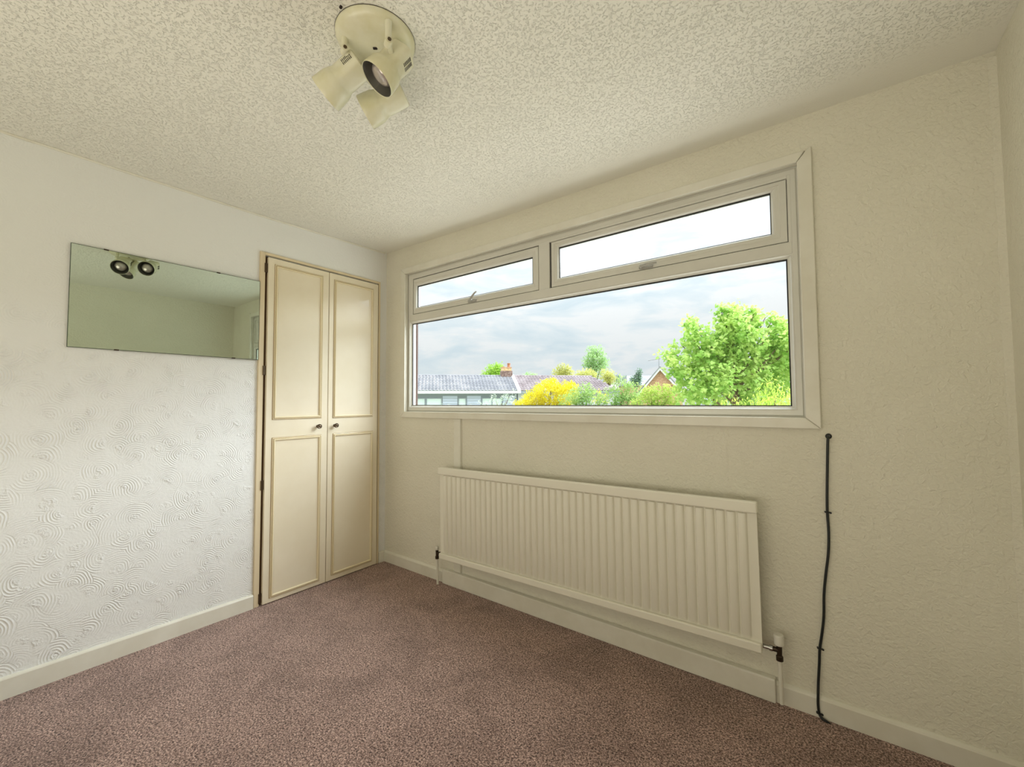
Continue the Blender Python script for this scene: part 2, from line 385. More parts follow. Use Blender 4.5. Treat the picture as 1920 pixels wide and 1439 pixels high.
# wobbly plaster bead down the right corner, thin caulk bead along left wall and ceiling
mb = MB(); n_ = 60
for i in range(n_+1):
    z = 0.08+(H-0.10)*i/n_
    w_ = 0.019+0.007*noise.noise(Vector((0, 0, z*3.1)))+0.003*noise.noise(Vector((5, 0, z*11)))
    mb.v += [(W-w_, -0.0002, z), (W-w_+0.003, -0.0022, z), (W-0.007+0.002*noise.noise(Vector((9, 1, z*7))), -0.0035, z), (W, -0.006, z)]
for i in range(n_):
    for j in range(3):
        a_ = i*4+j; mb.f.append((a_, a_+1, a_+5, a_+4))
tag(mb.build('trim_2', m_wall, smooth=True), 'uneven plaster bead in the right corner', kind='structure')
mb = MB().tube([(0.002, YR+i*(-0.02-YR)/30, ceil_z(0, YR+i*(-0.02-YR)/30)-0.003) for i in range(31)], 0.0065, 8)
tag(mb.build('trim_3', m_gloss, smooth=True), 'thin painted bead between left wall and ceiling', kind='structure')

# ------------------------------------------------------------------ WINDOW
# painted wooden casing around the opening (four boards)
ca = empty('trim_1', (0, 0, 0)); tag(ca, 'cream painted wooden casing around the wide window', kind='structure')
OX0, OX1, OZ0, OZ1 = 0.192, 2.717, 1.090, 2.204
IX0, IX1, IZ0, IZ1 = 0.240, 2.668, 1.134, 2.160
def board(vs, name='board'):
    m_ = MB(); n_ = len(vs)
    f_ = [(x, -0.016, z) for x, z in vs]+[(x, 0.0, z) for x, z in vs]
    m_.poly(f_, [tuple(range(n_)), tuple(reversed(range(n_, 2*n_)))]+[(i, (i+1) % n_, n_+(i+1) % n_, n_+i) for i in range(n_)])
    return m_.build(name, m_gloss, ca, bevel=0.0035, seg=3)
g = 0.0006
board([(OX0, OZ1), (IX0, IZ1), (IX1-g, IZ1), (OX1-g-0.02, OZ1-0.004)])
board([(OX0, OZ0), (OX1, OZ0), (IX1, IZ0-g), (IX0, IZ0-g)])
board([(OX0, OZ0+g), (IX0-g, IZ0), (IX0-g, IZ1), (OX0, OZ1-g)])
board([(OX1, OZ0+g), (OX1, OZ1+0.004), (OX1-0.008, OZ1+0.004), (IX1, IZ1), (IX1, IZ0)])
# lining of the reveal
ln = MB(); ln.ring((HX0, HZ0, HX1, HZ1), (IX0, IZ0, IX1, IZ1), 0.0, 0.016, 'y')
ln.build('reveal_lining', m_gloss, ca)

tag(MB().box((HX0+0.0005, 0.0765, HZ0+0.0005), (0.2640, 0.0925, HZ1-0.0005)).build('trim_4', m_brick), 'brown brick outer reveal left of the window', kind='structure')
win = empty('window_1', (0, 0, 0)); tag(win, 'wide white window with two top lights over one large pane', kind='structure')
GX0, GX1, GZ0, GZ1 = 0.270, 2.623, 1.178, 1.787      # big pane sight size
FY = 0.016
# outer frame, mullion and transom as one welded frame
fm = MB()
fm.ring((HX0, HZ0, HX1, HZ1), (0.262, 1.163, 2.642, 2.130), 0, 0, 'y', [(0, 0.075), (0, FY+0.004), (0.32, FY+0.004), (0.40, FY), (1, FY), (1, 0.075)])
fm.box((0.2615, FY+0.0003, 1.851), (0.2925, 0.0745, 2.1305)).box((2.6305, FY+0.0003, 1.851), (2.6425, 0.0745, 2.1305)).box((0.2925, FY+0.0003, 2.1185), (2.6305, 0.0745, 2.1305))
fm.build('outer_frame', m_upvc, win, bevel=0.0015)
fm = MB().box((0.262, FY, 1.803), (2.642, 0.075, 1.852)); fm.build('transom', m_upvc, win, bevel=0.002)
fm = MB().box((1.410, FY, 1.850), (1.482, 0.075, 2.130)); fm.build('mullion', m_upvc, win, bevel=0.002)
fm = MB().poly([(1.420, FY-0.0004, 1.851), (1.472, FY-0.0004, 1.851), (1.446, FY-0.0004, 1.826)], [(0, 1, 2)]); fm.build('weld_corner', m_upvc, win)
# glazing bead of the big pane (sloped inwards), gasket and glass
def bead(name, o_, i_, y0, y1, m_, par):
    b_ = MB(); b_.ring(o_, i_, 0, 0, 'y', [(0, y1+0.01), (0, y0), (0.35, y0-0.001), (0.55, y0+0.006), (1, y1), (1, y1+0.01)])
    return b_.build(name, m_, par)
bead('glazing_bead', (0.256, 1.160, 2.644, 1.805), (GX0, GZ0, GX1, GZ1), FY+0.003, 0.034, m_upvc, win)
gk = MB(); gk.ring((GX0-0.004, GZ0-0.004, GX1+0.004, GZ1+0.004), (GX0+0.003, GZ0+0.004, GX1-0.005, GZ1-0.006), 0.0345, 0.042, 'y'); gk.build('gasket', m_gasket, win)
MB().box((GX0-0.002, 0.0425, GZ0-0.002), (GX1+0.002, 0.0465, GZ1+0.002)).build('glass_pane', m_glass, win)
def sash(x0, x1, z0, z1, gx0, gx1, gz0, gz1):
    s_ = MB(); s_.ring((x0, z0, x1, z1), (gx0, gz0, gx1, gz1), 0, 0, 'y', [(0, 0.066), (0, 0.023), (0.03, 0.021), (0.42, 0.021), (0.5, 0.0235), (0.72, 0.0255), (0.85, 0.029), (1, 0.040), (1, 0.066)])
    so = s_.build('sash', m_upvc, win)
    # mitre weld lines at the corners
    gk_ = MB(); gk_.ring((gx0-0.004, gz0-0.004, gx1+0.004, gz1+0.004), (gx0+0.003, gz0+0.002, gx1-0.003, gz1-0.006), 0.0395, 0.047, 'y'); gk_.build('gasket', m_gasket, so)
    MB().box((gx0-0.002, 0.0475, gz0-0.002), (gx1+0.002, 0.0515, gz1+0.002)).build('glass_pane', m_glass, so)
    sh = MB(); sh.ring((x0-0.009, z0-0.005, x1+0.005, z1+0.004), (x0+0.0005, z0+0.0005, x1-0.0005, z1-0.0005), 0.027, 0.034, 'y'); sh.build('sash_seal', m_gasket, so)
    return so
sL = sash(0.296, 1.404, 1.856, 2.115, 0.320, 1.353, 1.906, 2.066)
sR = sash(1.492, 2.628, 1.856, 2.117, 1.535, 2.570, 1.906, 2.084)
# handles
hd = empty('handle', (2.040, 0.0135, 1.868)); hd.parent = win; tag(hd, 'closed grey white handle on the right top light')
MB().box((-0.034, -0.004, -0.009), (0.034, 0.007, 0.009)).build('handle_base', m_handle, hd, bevel=0.003)
MB().lathe([(0.009, 0), (0.009, 0.012), (0.006, 0.016)], aimz((-0.018, -0.004, 0), (0, -1, 0)), 14).tube([(-0.022, -0.018, 0), (0.01, -0.021, 0.001), (0.05, -0.017, 0.004), (0.058, -0.014, 0.004)], [0.0075, 0.007, 0.006, 0.0045], 10).build('lever', m_handle, hd, smooth=True)
MB().lathe([(0.0028, 0), (0.0028, 0.003)], aimz((0.004, -0.026, 0.001), (0, -1, 0.3)), 10).build('screw', m_chrome, hd)
hd = empty('handle', (0.885, 0.0135, 1.868)); hd.parent = win; tag(hd, 'raised grey white handle on the left top light')
MB().box((-0.034, -0.004, -0.009), (0.034, 0.007, 0.009)).build('handle_base', m_handle, hd, bevel=0.003)
MB().lathe([(0.009, 0), (0.009, 0.012), (0.006, 0.016)], aimz((0, -0.004, 0.002), (0, -1, 0)), 14).tube([(-0.004, -0.018, 0.0), (0.012, -0.020, 0.016), (0.040, -0.020, 0.040), (0.056, -0.017, 0.050)], [0.0075, 0.0065, 0.0055, 0.004], 10).build('lever', m_handle, hd, smooth=True)

# ------------------------------------------------------------------ CUPBOARD in the left wall
cup = empty('fitted_cupboard', (0, -0.49, 0)); tag(cup, 'tall cream two-door cupboard built into the left wall corner', 'cupboard')
cb = Matrix.Translation((0, 0.49, 0))
def L(m_):  # shift geometry into the cupboard's frame
    m_.v = [(x, y+0.49, z) for x, y, z in m_.v]; return m_
X0 = 0.024
fr_ = MB()
fr_.box((-0.08, -0.922, 0), (0.012, -0.8925, 2.127)).box((-0.08, -0.080, 0), (0.012, -0.064, 2.127)).box((-0.08, cy0+0.001, 2.110), (0.012, -0.080, 2.127))
L(fr_).build('face_frame', m_cupf, cup, bevel=0.002)
L(MB().box((-0.14, cy0+0.002, 0.001), (-0.10, cy1-0.003, cz1-0.004))).build('inner_back', m_dark, cup)
L(MB().box((-0.03, -0.8925, 0.001), (0.001, -0.872, 2.10))).build('door_stop', m_dark, cup)
def moulding(y0, z0, y1, z1, par):
    w_ = 0.018
    m_ = MB(); m_.ring((y0, z0, y1, z1), (y0+w_, z0+w_, y1-w_, z1-w_), 0, 0, 'x', [(0, X0-0.001), (0.0, X0+0.0045), (0.18, X0+0.0065), (0.36, X0+0.0030), (0.52, X0+0.0090), (0.78, X0+0.0090), (1, X0+0.003), (1, X0-0.001)])
    L(m_).build('panel_moulding', m_mould, par)
    g_ = MB(); g_.ring((y0+w_*0.30, z0+w_*0.30, y1-w_*0.30, z1-w_*0.30), (y0+w_*0.44, z0+w_*0.44, y1-w_*0.44, z1-w_*0.44), X0+0.0026, X0+0.0042, 'x')
    L(g_).build('gilt_line', m_gilt, par)
    g_ = MB(); g_.ring((y0-0.0022, z0-0.0022, y1+0.0022, z1+0.0022), (y0, z0, y1, z1), X0-0.001, X0+0.0004, 'x')
    L(g_).build('gilt_line', m_gilt, par)
def knob(y, z, par):
    p = Vector((X0, y+0.49, z))
    MB().lathe([(0.010, 0), (0.009, 0.002), (0.0045, 0.004), (0.0045, 0.016), (0.011, 0.019), (0.0155, 0.024), (0.0155, 0.028), (0.012, 0.031), (0.008, 0.030), (0.003, 0.0325)], aimz(p, (1, 0, 0)), 20).build('knob', m_bronze, par, smooth=True)
for (y0, y1, mz, ky) in ((-0.880, -0.488, ((-0.841, -0.531, 1.101, 2.060), (-0.841, -0.531, 0.033, 0.989)), -0.556), (-0.484, -0.092, ((-0.449, -0.135, 1.098, 2.055), (-0.447, -0.131, 0.038, 0.990)), -0.436)):
    d_ = L(MB().box((X0-0.020, y0, 0.006), (X0, y1, 2.098))).build('door', m_cup, cup, bevel=0.0025)
    for (a0, a1, z0, z1) in mz: moulding(a0, z0, a1, z1, d_)
    knob(ky, 1.046, d_)
    if y0 < -0.8:
        for hz in (2.03, 1.40, 0.71, 0.045):
            L(MB().tube([(X0-0.010, -0.8935, hz-0.028), (X0-0.010, -0.8935, hz+0.028)], 0.0042, 8).box((X0-0.0125, -0.893, hz-0.028), (X0-0.009, -0.879, hz+0.028))).build('hinge', m_bronze, d_)

# ------------------------------------------------------------------ MIRROR
my0, my1, mz0, mz1 = -1.718, -0.9235, 1.461, 1.937
mc = Vector((0.010, (my0+my1)/2, (mz0+mz1)/2))
mir = empty('wall_mirror', mc, (0, 0.008, -0.012)); tag(mir, 'frameless rectangular mirror on the swirled wall beside the cupboard', 'mirror')
hw, hh_ = (my1-my0)/2, (mz1-mz0)/2
MB().box((-0.003, -hw, -hh_), (0.0025, hw, hh_)).build('mirror_backing', m_edge, mir)
MB().box((0.0026, -hw+0.0022, -hh_+0.0022), (0.0031, hw-0.0022, hh_-0.0022)).build('mirror_glass', m_mirror, mir)
for (yy, s_) in ((-1.552, -1), (-1.055, -1), (-1.14, 1), (-1.60, 1)):
    y_ = yy-mc.y; z_ = hh_*s_
    MB().box((-0.004, y_-0.009, z_-0.004 if s_ > 0 else z_-0.002), (0.0048, y_+0.009, z_+0.002 if s_ > 0 else z_+0.004)).build('mirror_clip', m_brass, mir, bevel=0.001)

# ------------------------------------------------------------------ RADIATOR
rad = empty('panel_radiator', (0.700, 0, 0.198), (0, -0.0125, 0)); tag(rad, 'long cream ribbed panel radiator under the window', 'radiator')
RW, RH = 1.806, 0.578
ribs = MB(); pitch = 0.0405; yb = -0.086; yf = -0.098
xs = [(0.0, 0), (0.012, 0)]
nrib = int((RW-0.03)/pitch); st = (RW-nrib*pitch)/2
prof = [(0, 0)]
for i in range(nrib):
    x = st+i*pitch
    prof += [(x+0.002, 0), (x+0.006, 0.8), (x+0.010, 1), (x+pitch-0.010, 1), (x+pitch-0.006, 0.8), (x+pitch-0.002, 0)]
prof.append((RW, 0))
zl = [(0.0, 0), (0.034, 0), (0.040, 0.35), (0.052, 1.0), (RH-0.060, 1.0), (RH-0.050, 0.9), (RH-0.045, 0.2), (RH-0.002, 0)]
n_ = len(prof)
for z, a in zl:
    for x, d in prof: ribs.v.append((x, yb+(yf-yb)*d*a, z))
for i in range(len(zl)-1):
    for j in range(n_-1):
        a_ = i*n_+j; ribs.f.append((a_, a_+1, a_+n_+1, a_+n_))
ribs.build('front_panel', m_rad, rad, smooth=True)
MB().box((0.0, -0.0855, 0.002), (RW, -0.074, RH-0.010)).build('panel_body', m_rad, rad, bevel=0.004)
MB().box((0.001, -0.104, -0.004), (RW-0.001, -0.0865, 0.030)).build('bottom_rail', m_rad, rad, bevel=0.004, seg=3)
MB().box((-0.004, -0.105, RH-0.045), (RW+0.004, -0.076, RH+0.001)).build('top_rail', m_rad, rad, bevel=0.006, seg=3)
for x in (0.25, RW-0.25): MB().box((x, -0.074, 0.05), (x+0.03, 0.0, RH-0.08)).build('wall_bracket', m_rad, rad)
def valve(xv, zrad, big):
    """in world coordinates relative to rad"""
    v_ = empty('valve', (xv-0.700, -0.060, zrad-0.198)); v_.parent = rad
    s_ = -1 if big else 1
    MB().tube([(s_*0.056, 0, 0), (s_*0.034, 0, 0), (s_*0.033, 0, 0), (s_*0.022, 0, 0)], [0.008, 0.008, 0.0115, 0.0115], 12).build('tail_nut', m_chrome if big else m_brass, v_, smooth=True)
    MB().tube([(s_*0.024, 0, 0), (0, 0, 0)], 0.009, 12).lathe([(0.008, -0.040), (0.0125, -0.038), (0.0125, -0.022), (0.009, -0.018), (0.010, 0.016), (0.007, 0.018)], Matrix.Identity(4), 12).build('valve_body', m_brass, v_, smooth=True)
    if big: MB().lathe([(0.013, 0.019), (0.0165, 0.022), (0.018, 0.055), (0.016, 0.060), (0.006, 0.062)], Matrix.Identity(4), 20).build('valve_cap', m_white, v_, smooth=True)
    else: MB().lathe([(0.010, 0.019), (0.0125, 0.022), (0.0125, 0.040), (0.010, 0.043)], Matrix.Identity(4), 16).build('valve_cap', m_white, v_, smooth=True)
    MB().tube([(0, 0, -0.038), (0, 0.002, -0.10), (0, 0.004, -(zrad)+0.002)], 0.0078, 12).build('supply_pipe', m_gloss, v_, smooth=True)
    return v_
v1 = valve(2.560, 0.206, True); tag(v1, 'right valve with large white cap')
v2 = valve(0.640, 0.206, False); tag(v2, 'left valve with small white cap')

# ------------------------------------------------------------------ pipe cover board, cable trunking, black cable
pc = MB().box((0.655, -0.030, 0.001), (2.540, -0.0155, 0.090)).box((0.655, -0.030, 0.088), (2.540, -0.001, 0.094))
tag(pc.build('pipe_cover_board', m_gloss, bevel=0.003), 'long cream boxing board on the skirting beneath the radiator', 'boxing board')
tk = empty('cable_trunking', (0.7765, 0, 0.094)); tag(tk, 'narrow cream vertical trunking strip between window casing and radiator', 'trunking')
MB().box((-0.032, -0.009, 0), (0.032, 0, 0.996)).build('trunking_base', m_gloss, tk, bevel=0.001)
MB().box((-0.029, -0.0135, 0.001), (0.029, -0.009, 0.994)).build('trunking_lid', m_gloss, tk, bevel=0.0015)
cb_ = empty('aerial_cable', (2.70, 0, 0)); tag(cb_, 'black cable clipped down the wall right of the radiator', 'cable')
pts = [(2.738, 0.015, 1.063), (2.738, -0.006, 1.061), (2.735, -0.0085, 1.045), (2.731, -0.008, 0.95), (2.727, -0.008, 0.85), (2.7255, -0.007, 0.775), (2.7275, -0.0085, 0.70), (2.724, -0.009, 0.62), (2.714, -0.009, 0.54), (2.706, -0.0085, 0.46), (2.703, -0.008, 0.38), (2.695, -0.008, 0.31), (2.687, -0.007, 0.255), (2.684, -0.008, 0.20), (2.679, -0.011, 0.13), (2.677, -0.019, 0.085), (2.676, -0.0205, 0.05), (2.679, -0.022, 0.018), (2.688, -0.026, 0.007), (2.699, -0.027, 0.004), (2.712, -0.026, -0.004)]
sm = []
P4 = [Vector(p) for p in pts]
for i in range(len(P4)-1):
    p0, p1, p2, p3 = P4[max(i-1, 0)], P4[i], P4[i+1], P4[min(i+2, len(P4)-1)]
    for t in (0, 0.25, 0.5, 0.75):
        sm.append(0.5*((2*p1)+(p2-p0)*t+(2*p0-5*p1+4*p2-p3)*t*t+(3*p1-p0-3*p2+p3)*t**3))
sm.append(P4[-1])
MB().tube([p-Vector((2.70, 0, 0)) for p in sm], 0.0046, 10).build('cable_sheath', m_cable, cb_, smooth=True)
MB().lathe([(0.0105, 0), (0.0105, 0.004), (0.006, 0.008)], aimz((0.038, 0.0, 1.064), (0, -1, 0)), 16).build('entry_grommet', m_cable, cb_, smooth=True)
for (x, y, z) in ((2.7255, -0.007, 0.775), (2.687, -0.007, 0.255), (2.678, -0.0215, 0.020)):
    q_ = MB().tube([(x-2.70-0.007, 0.0, z), (x-2.70-0.006, y-0.002, z), (x-2.70, y-0.0055, z), (x-2.70+0.006, y-0.002, z), (x-2.70+0.009, y+0.001, z)], 0.0028, 8)
    q_.lathe([(0.0035, 0), (0.0035, 0.003)], aimz((x-2.70+0.0105, y, z-0.001), (0, -1, 0)), 8)
    q_.build('cable_clip', m_cable, cb_, smooth=True)

# ------------------------------------------------------------------ CEILING SPOTLIGHTS
FX = Vector((1.631, -1.254, 2.349))
fx = empty('ceiling_spotlight', FX); tag(fx, 'round aged cream ceiling fitting with three spotlight heads', 'ceiling light')
dn = aimz((0, 0, 0), (0, 0, -1))
MB().lathe([(0.1195, -0.004), (0.1205, 0.004), (0.1185, 0.012), (0.110, 0.021), (0.095, 0.027), (0.060, 0.030), (0.0, 0.031)], dn, 56, capb=False).build('base_plate', m_lamp, fx, smooth=True)
MB().lathe([(0.1212, -0.003), (0.1212, 0.002)], dn, 56, capb=False).build('rim_gap', m_brass, fx)
sl = Vector((1.632, -1.258, 2.317))-FX
MB().box((sl.x-0.004, sl.y-0.0065, sl.z-0.0025), (sl.x+0.004, sl.y+0.0065, sl.z+0.002), Matrix.Translation(sl) @ Euler((0, 0, radians(-52))).to_matrix().to_4x4() @ Matrix.Translation(-sl)).build('slot', m_slot, fx, bevel=0.002)
def spot(front, back, armbase, roll=0.0, label=None, kz=2.27, sc=1.0):
    f_, b_, ab = Vector(front)-FX, Vector(back)-FX, Vector(armbase)-FX
    ax = (f_-b_).normalized(); ln_ = (f_-b_).length
    s_ = empty('spotlight_head', b_); s_.parent = fx
    if label: tag(s_, label)
    mt = Matrix.Translation(-b_) @ aimz(b_, ax) @ Matrix.Rotation(roll, 4, 'Z')
    k_ = ln_
    # body: squarish housing flaring into a bulged round hood
    MB().lathe([(0.030, 0.0, 4.5), (0.036, 0.004, 4.5), (0.037, 0.020, 4.5), (0.0375, 0.055*k_/0.14, 4.0), (0.038, 0.074*k_/0.14, 3.4), (0.044, 0.084*k_/0.14, 2.6), (0.0505, 0.097*k_/0.14, 2.2), (0.0545, k_-0.012, 2), (0.055, k_-0.002, 2), (0.0540, k_, 2), (0.0525, k_-0.002, 2)], mt, 40, capb=False).build('housing', m_lamp, s_, smooth=True)
    MB().lathe([(0.0525, k_-0.0025), (0.048, k_-0.014), (0.040, k_-0.034), (0.033, k_-0.045)], mt, 40, capa=False, capb=True).build('lining', m_lampin, s_, smooth=True)
    MB().lathe([(0.033, k_-0.044), (0.0355, k_-0.030), (0.034, k_-0.021), (0.027, k_-0.014), (0.014, k_-0.010), (0.0, k_-0.009)], mt, 32, capb=False).build('bulb', m_bulb, s_, smooth=True)
    # vents: rows of short slots on two opposite faces
    vt = MB()
    for side in (1, -1):
        for r_ in range(7):
            for c_ in range(2):
                z0 = 0.014+r_*0.0050; x0 = -0.014+c_*0.015
                vt.box((x0, side*0.0365-0.0015, z0), (x0+0.011, side*0.0365+0.0015, z0+0.0022), mt)
    vt.build('vent_slots', m_slot, s_)['kind'] = 'stuff'
    # short upright arm from the plate, ending in a knuckle that clamps the housing
    top = ab-b_+Vector((0, 0, 0.004)); low_ = Vector((ab.x, ab.y, kz-FX.z))-b_
    q_ = ax; t_ = (low_ - mt @ Vector((0, 0, 0))).dot(q_); t_ = min(max(t_, 0.012), 0.05)
    foot = mt @ Vector((0, 0, t_)); foot = foot + (low_-foot).normalized()*0.034
    MB().tube([top, (top+low_)/2, low_+Vector((0, 0, 0.004))], [0.0105, 0.0095, 0.0095], 16).build('arm', m_lamp, s_, smooth=True)
    MB().lathe([(0.004, -0.0125), (0.0105, -0.011), (0.0115, 0.0), (0.0105, 0.011), (0.004, 0.0125)], aimz(low_, (0.9, -0.35, 0.1)), 18).tube([low_, foot], 0.0085, 12).build('knuckle', m_lamp, s_, smooth=True)
    MB().lathe([(0.0055, 0.0120), (0.0055, 0.0145)], aimz(low_, (0.9, -0.35, 0.1)), 12).build('knuckle_screw', m_bronze, s_)
    return s_
spot((1.478, -1.333, 2.192), (1.592, -1.281, 2.275), (1.583, -1.333, 2.322), radians(100), 'left spotlight head pointing at the mirror wall', 2.285)
spot((1.661, -1.272, 2.192), (1.708, -1.205, 2.300), (1.735, -1.285, 2.322), radians(20), 'middle spotlight head with its dark ring and bulb showing', 2.262)
spot((1.473, -1.184, 2.218), (1.590, -1.112, 2.283), (1.600, -1.170, 2.322), radians(100), 'lower right spotlight head nearest the window', 2.300)
MB().box((0.012, -0.133, -0.006), (0.019, -0.127, 0.001)).build('lead_end', m_slot, fx)

# ------------------------------------------------------------------ OUTDOORS
GZ = -0.45
Rg = Vector((cos(YAW), sin(YAW), 0)); Fg = Vector((-sin(YAW), cos(YAW), 0)); CG = Vector((CAM.x, CAM.y, 0))
def out(px, v, z=0.0, py=None):
    """ground-plan point at forward distance v on the bearing of picture column px"""
    p = CG + Fg*v + Rg*((px-960)/FPX*v)
    return Vector((p.x, p.y, z if py is None else CAM.z + (753-py)/FPX*v))
tag(MB().box((-70, T+0.02, GZ-0.2), (70, 120, GZ)).build('ground', m_lawn), 'lawn and gardens outside', kind='structure')

tag(MB().box((-4, T+0.03, GZ), (8, 5.2, GZ+0.04)).build('reflector', m_reflector), 'added unseen pale ground patio outside the window', kind='structure')  # unseen pale slab, added to bounce daylight up through the window onto the ceiling
def terrace():
    th = radians(10)
    o0 = out(960, 45, GZ); 
    X = (Rg*cos(th)+Fg*sin(th)); Yv = (-Rg*sin(th)+Fg*cos(th))   # X to the right, Yv away
    def mtx():
        m_ = Matrix.Identity(4)
        for i in range(3): m_[i][0] = X[i]; m_[i][1] = Yv[i]
        return m_
    return o0, mtx()
o0, TM = terrace()
def placed(name, label, cat, group=None):
    e_ = empty(name, o0); e_.rotation_euler = TM.to_euler(); tag(e_, label, cat, group); return e_
RZ, EZ = 1.2043+2.70-GZ, 1.2043+1.06-GZ     # ridge and eaves above ground
RUN = 3.6
def roof(par, x0, x1, mtile, hip=0.0):
    """front pitch built course by course, with a plain back pitch"""
    L_ = math.hypot(RUN, RZ-EZ); rows = 11; cols = int((x1-x0)/0.33)
    mb = MB(); sl_ = Vector((0, -RUN, EZ-RZ)).normalized(); nrm = Vector((0, -(RZ-EZ), RUN)).normalized()
    nrm = Vector((0, -(RZ-EZ), RUN)).normalized()
    for r_ in range(rows):
        for c_ in range(cols):
            a = x0+c_*(x1-x0)/cols; b_ = x0+(c_+1)*(x1-x0)/cols
            if hip and (a+b_)/2 > x1-hip*(1-(r_+0.5)/rows): continue
            s0 = r_*L_/rows; s1 = (r_+1)*L_/rows+0.05
            lift = 0.05
            P_ = lambda x, s__, h_: Vector((x, 0, RZ))+sl_*s__+nrm*h_
            m__ = (a+b_)/2
            mb.poly([P_(a+0.01, s0, 0), P_(m__, s0, 0.06), P_(b_-0.01, s0, 0), P_(a+0.01, s1, lift), P_(m__, s1, lift+0.07), P_(b_-0.01, s1, lift), P_(a+0.01, s1, -0.02), P_(b_-0.01, s1, -0.02)],
                    [(0, 1, 4, 3), (1, 2, 5, 4), (3, 4, 5, 7, 6)])
    o_ = mb.build('roof_tiles', mtile, par); o_['kind'] = 'stuff'
    dk = MB(); xr = x1-hip
    dk.poly([(x0, 0, RZ-0.03), (xr, 0, RZ-0.03), (x1, -RUN, EZ-0.03), (x0, -RUN, EZ-0.03), (x0, RUN, EZ-0.03), (x1, RUN, EZ-0.03)], [(0, 1, 2, 3), (0, 4, 5, 1), (1, 5, 2), (0, 3, 4)])
    dk.build('roof_deck', m_wframe, par)
    MB().tube([(x0, 0, RZ+0.03), (xr, 0, RZ+0.03)], 0.09, 8).build('ridge_tiles', mtile, par)
bg_ = placed('grey_roofed_bungalow', 'low terrace with grey tiled roof, white fascia and blue grey cladding', 'bungalow')
roof(bg_, -26, -0.05, m_tile)
MB().box((-26, -RUN-0.05, EZ-0.28), (0.25, -RUN+0.10, EZ-0.02)).build('fascia', m_fascia, bg_)
WZ = EZ-0.05
MB().box((-26, -RUN+0.55, 0), (0.0, RUN-0.5, WZ)).build('wall', m_wframe, bg_)
wy = -RUN+0.55
def at_x(px):   # local x on the front wall for a picture column
    t = (px-960)/FPX
    # solve o0 + X*x + Y*wy on the bearing t
    X = Vector((TM[0][0], TM[1][0], 0)); Yv = Vector((TM[0][1], TM[1][1], 0))
    b0 = o0-CG + Yv*wy
    return (t*b0.dot(Fg)-b0.dot(Rg))/(X.dot(Rg)-t*X.dot(Fg))
def fwin(px0, px1, panes, z0=0.7, z1=WZ-0.62, lab=None):
    a, b_ = at_x(px0), at_x(px1)
    f_ = MB(); f_.ring((a, z0, b_, z1), (a+0.10, z0+0.1, b_-0.10, z1-0.1), wy-0.10, wy+0.02, 'y')
    fo = f_.build('window', m_wframe, bg_)
    w_ = (b_-a-0.2)/panes
    for i in range(panes):
        MB().box((a+0.10+i*w_+(0.05 if i else 0), wy-0.04, z0+0.1), (a+0.10+(i+1)*w_-(0.05 if i < panes-1 else 0), wy-0.02, z1-0.1)).build('pane', m_pane, fo)
        if i: MB().box((a+0.10+i*w_-0.05, wy-0.09, z0+0.1), (a+0.10+i*w_+0.05, wy, z1-0.1)).build('mullion', m_wframe, fo)
fwin(745, 798, 2); fwin(798.5, 829, 1); fwin(858.5, 874.5, 1); fwin(902.5, 942, 2)
def clad(px0, px1):
    a, b_ = at_x(px0), at_x(px1)
    for i in range(9):
        z = 0.2+i*0.255
        if z+0.24 > WZ-0.35: break
        MB().poly([(a, wy-0.015, z+0.235), (b_, wy-0.015, z+0.235), (b_, wy-0.055, z), (a, wy-0.055, z), (a, wy, z), (b_, wy, z), (a, wy, z+0.235), (b_, wy, z+0.235)],
                  [(0, 1, 2, 3), (3, 2, 5, 4), (0, 3, 4, 6), (1, 7, 5, 2), (0, 6, 7, 1)]).build('cladding_board', m_clad, bg_)
clad(830, 857.5); clad(875.5, 901.5); clad(943, 965)
# white verge and party wall render
vg = MB()
a_ = Vector((0, 0.0, RZ+0.12)); b__ = Vector((0.0, -RUN-0.1, EZ+0.04))
vg.poly([(-0.12, 0, RZ+0.16), (0.22, 0, RZ+0.16), (0.22, -RUN-0.1, EZ+0.10), (-0.12, -RUN-0.1, EZ+0.10), (-0.12, 0, RZ-0.1), (0.22, 0, RZ-0.1), (0.22, -RUN-0.1, EZ-0.25), (-0.12, -RUN-0.1, EZ-0.25)],
        [(0, 1, 2, 3), (0, 3, 7, 4), (1, 5, 6, 2), (3, 2, 6, 7), (4, 7, 6, 5), (0, 4, 5, 1)])
vg.build('verge', m_fascia, bg_)
b2 = placed('brown_roofed_bungalow', 'bungalow with brownish tiled roof adjoining the grey roof', 'bungalow')
roof(b2, 0.25, 10.6, m_tile2, hip=1.6)
MB().box((0.25, -RUN-0.05, EZ-0.26), (10.6, -RUN+0.08, EZ-0.04)).build('fascia', m_wframe, b2)
MB().box((0.05, -RUN+0.45, 0), (10.1, RUN-0.5, WZ)).build('wall', m_render, b2)
ch = empty('chimney_stack', o0+Vector((0, 0, RZ-0.25))); ch.rotation_euler = TM.to_euler(); tag(ch, 'brick chimney stack straddling the two bungalow roofs', 'chimney')
bw, bh, bd = 0.25, 0.085, 0.12
MB().box((-1.22, -0.36, 0), (-0.02, 0.36, 0.78)).build('lower_stack', m_greybrick, ch)
MB().box((-1.16, -0.30, 0.78), (-0.10, 0.30, 1.18)).build('upper_stack', m_buff, ch)
MB().box((-1.20, -0.34, 1.12), (-0.06, 0.34, 1.19)).build('oversail_course', m_redbrick, ch)
for i in range(9):   # projecting courses
    z = 0.05+i*0.085
    MB().box((-1.235, -0.375, z), (-0.005, 0.375, z+0.060)).build('brick_course', m_greybrick, ch)
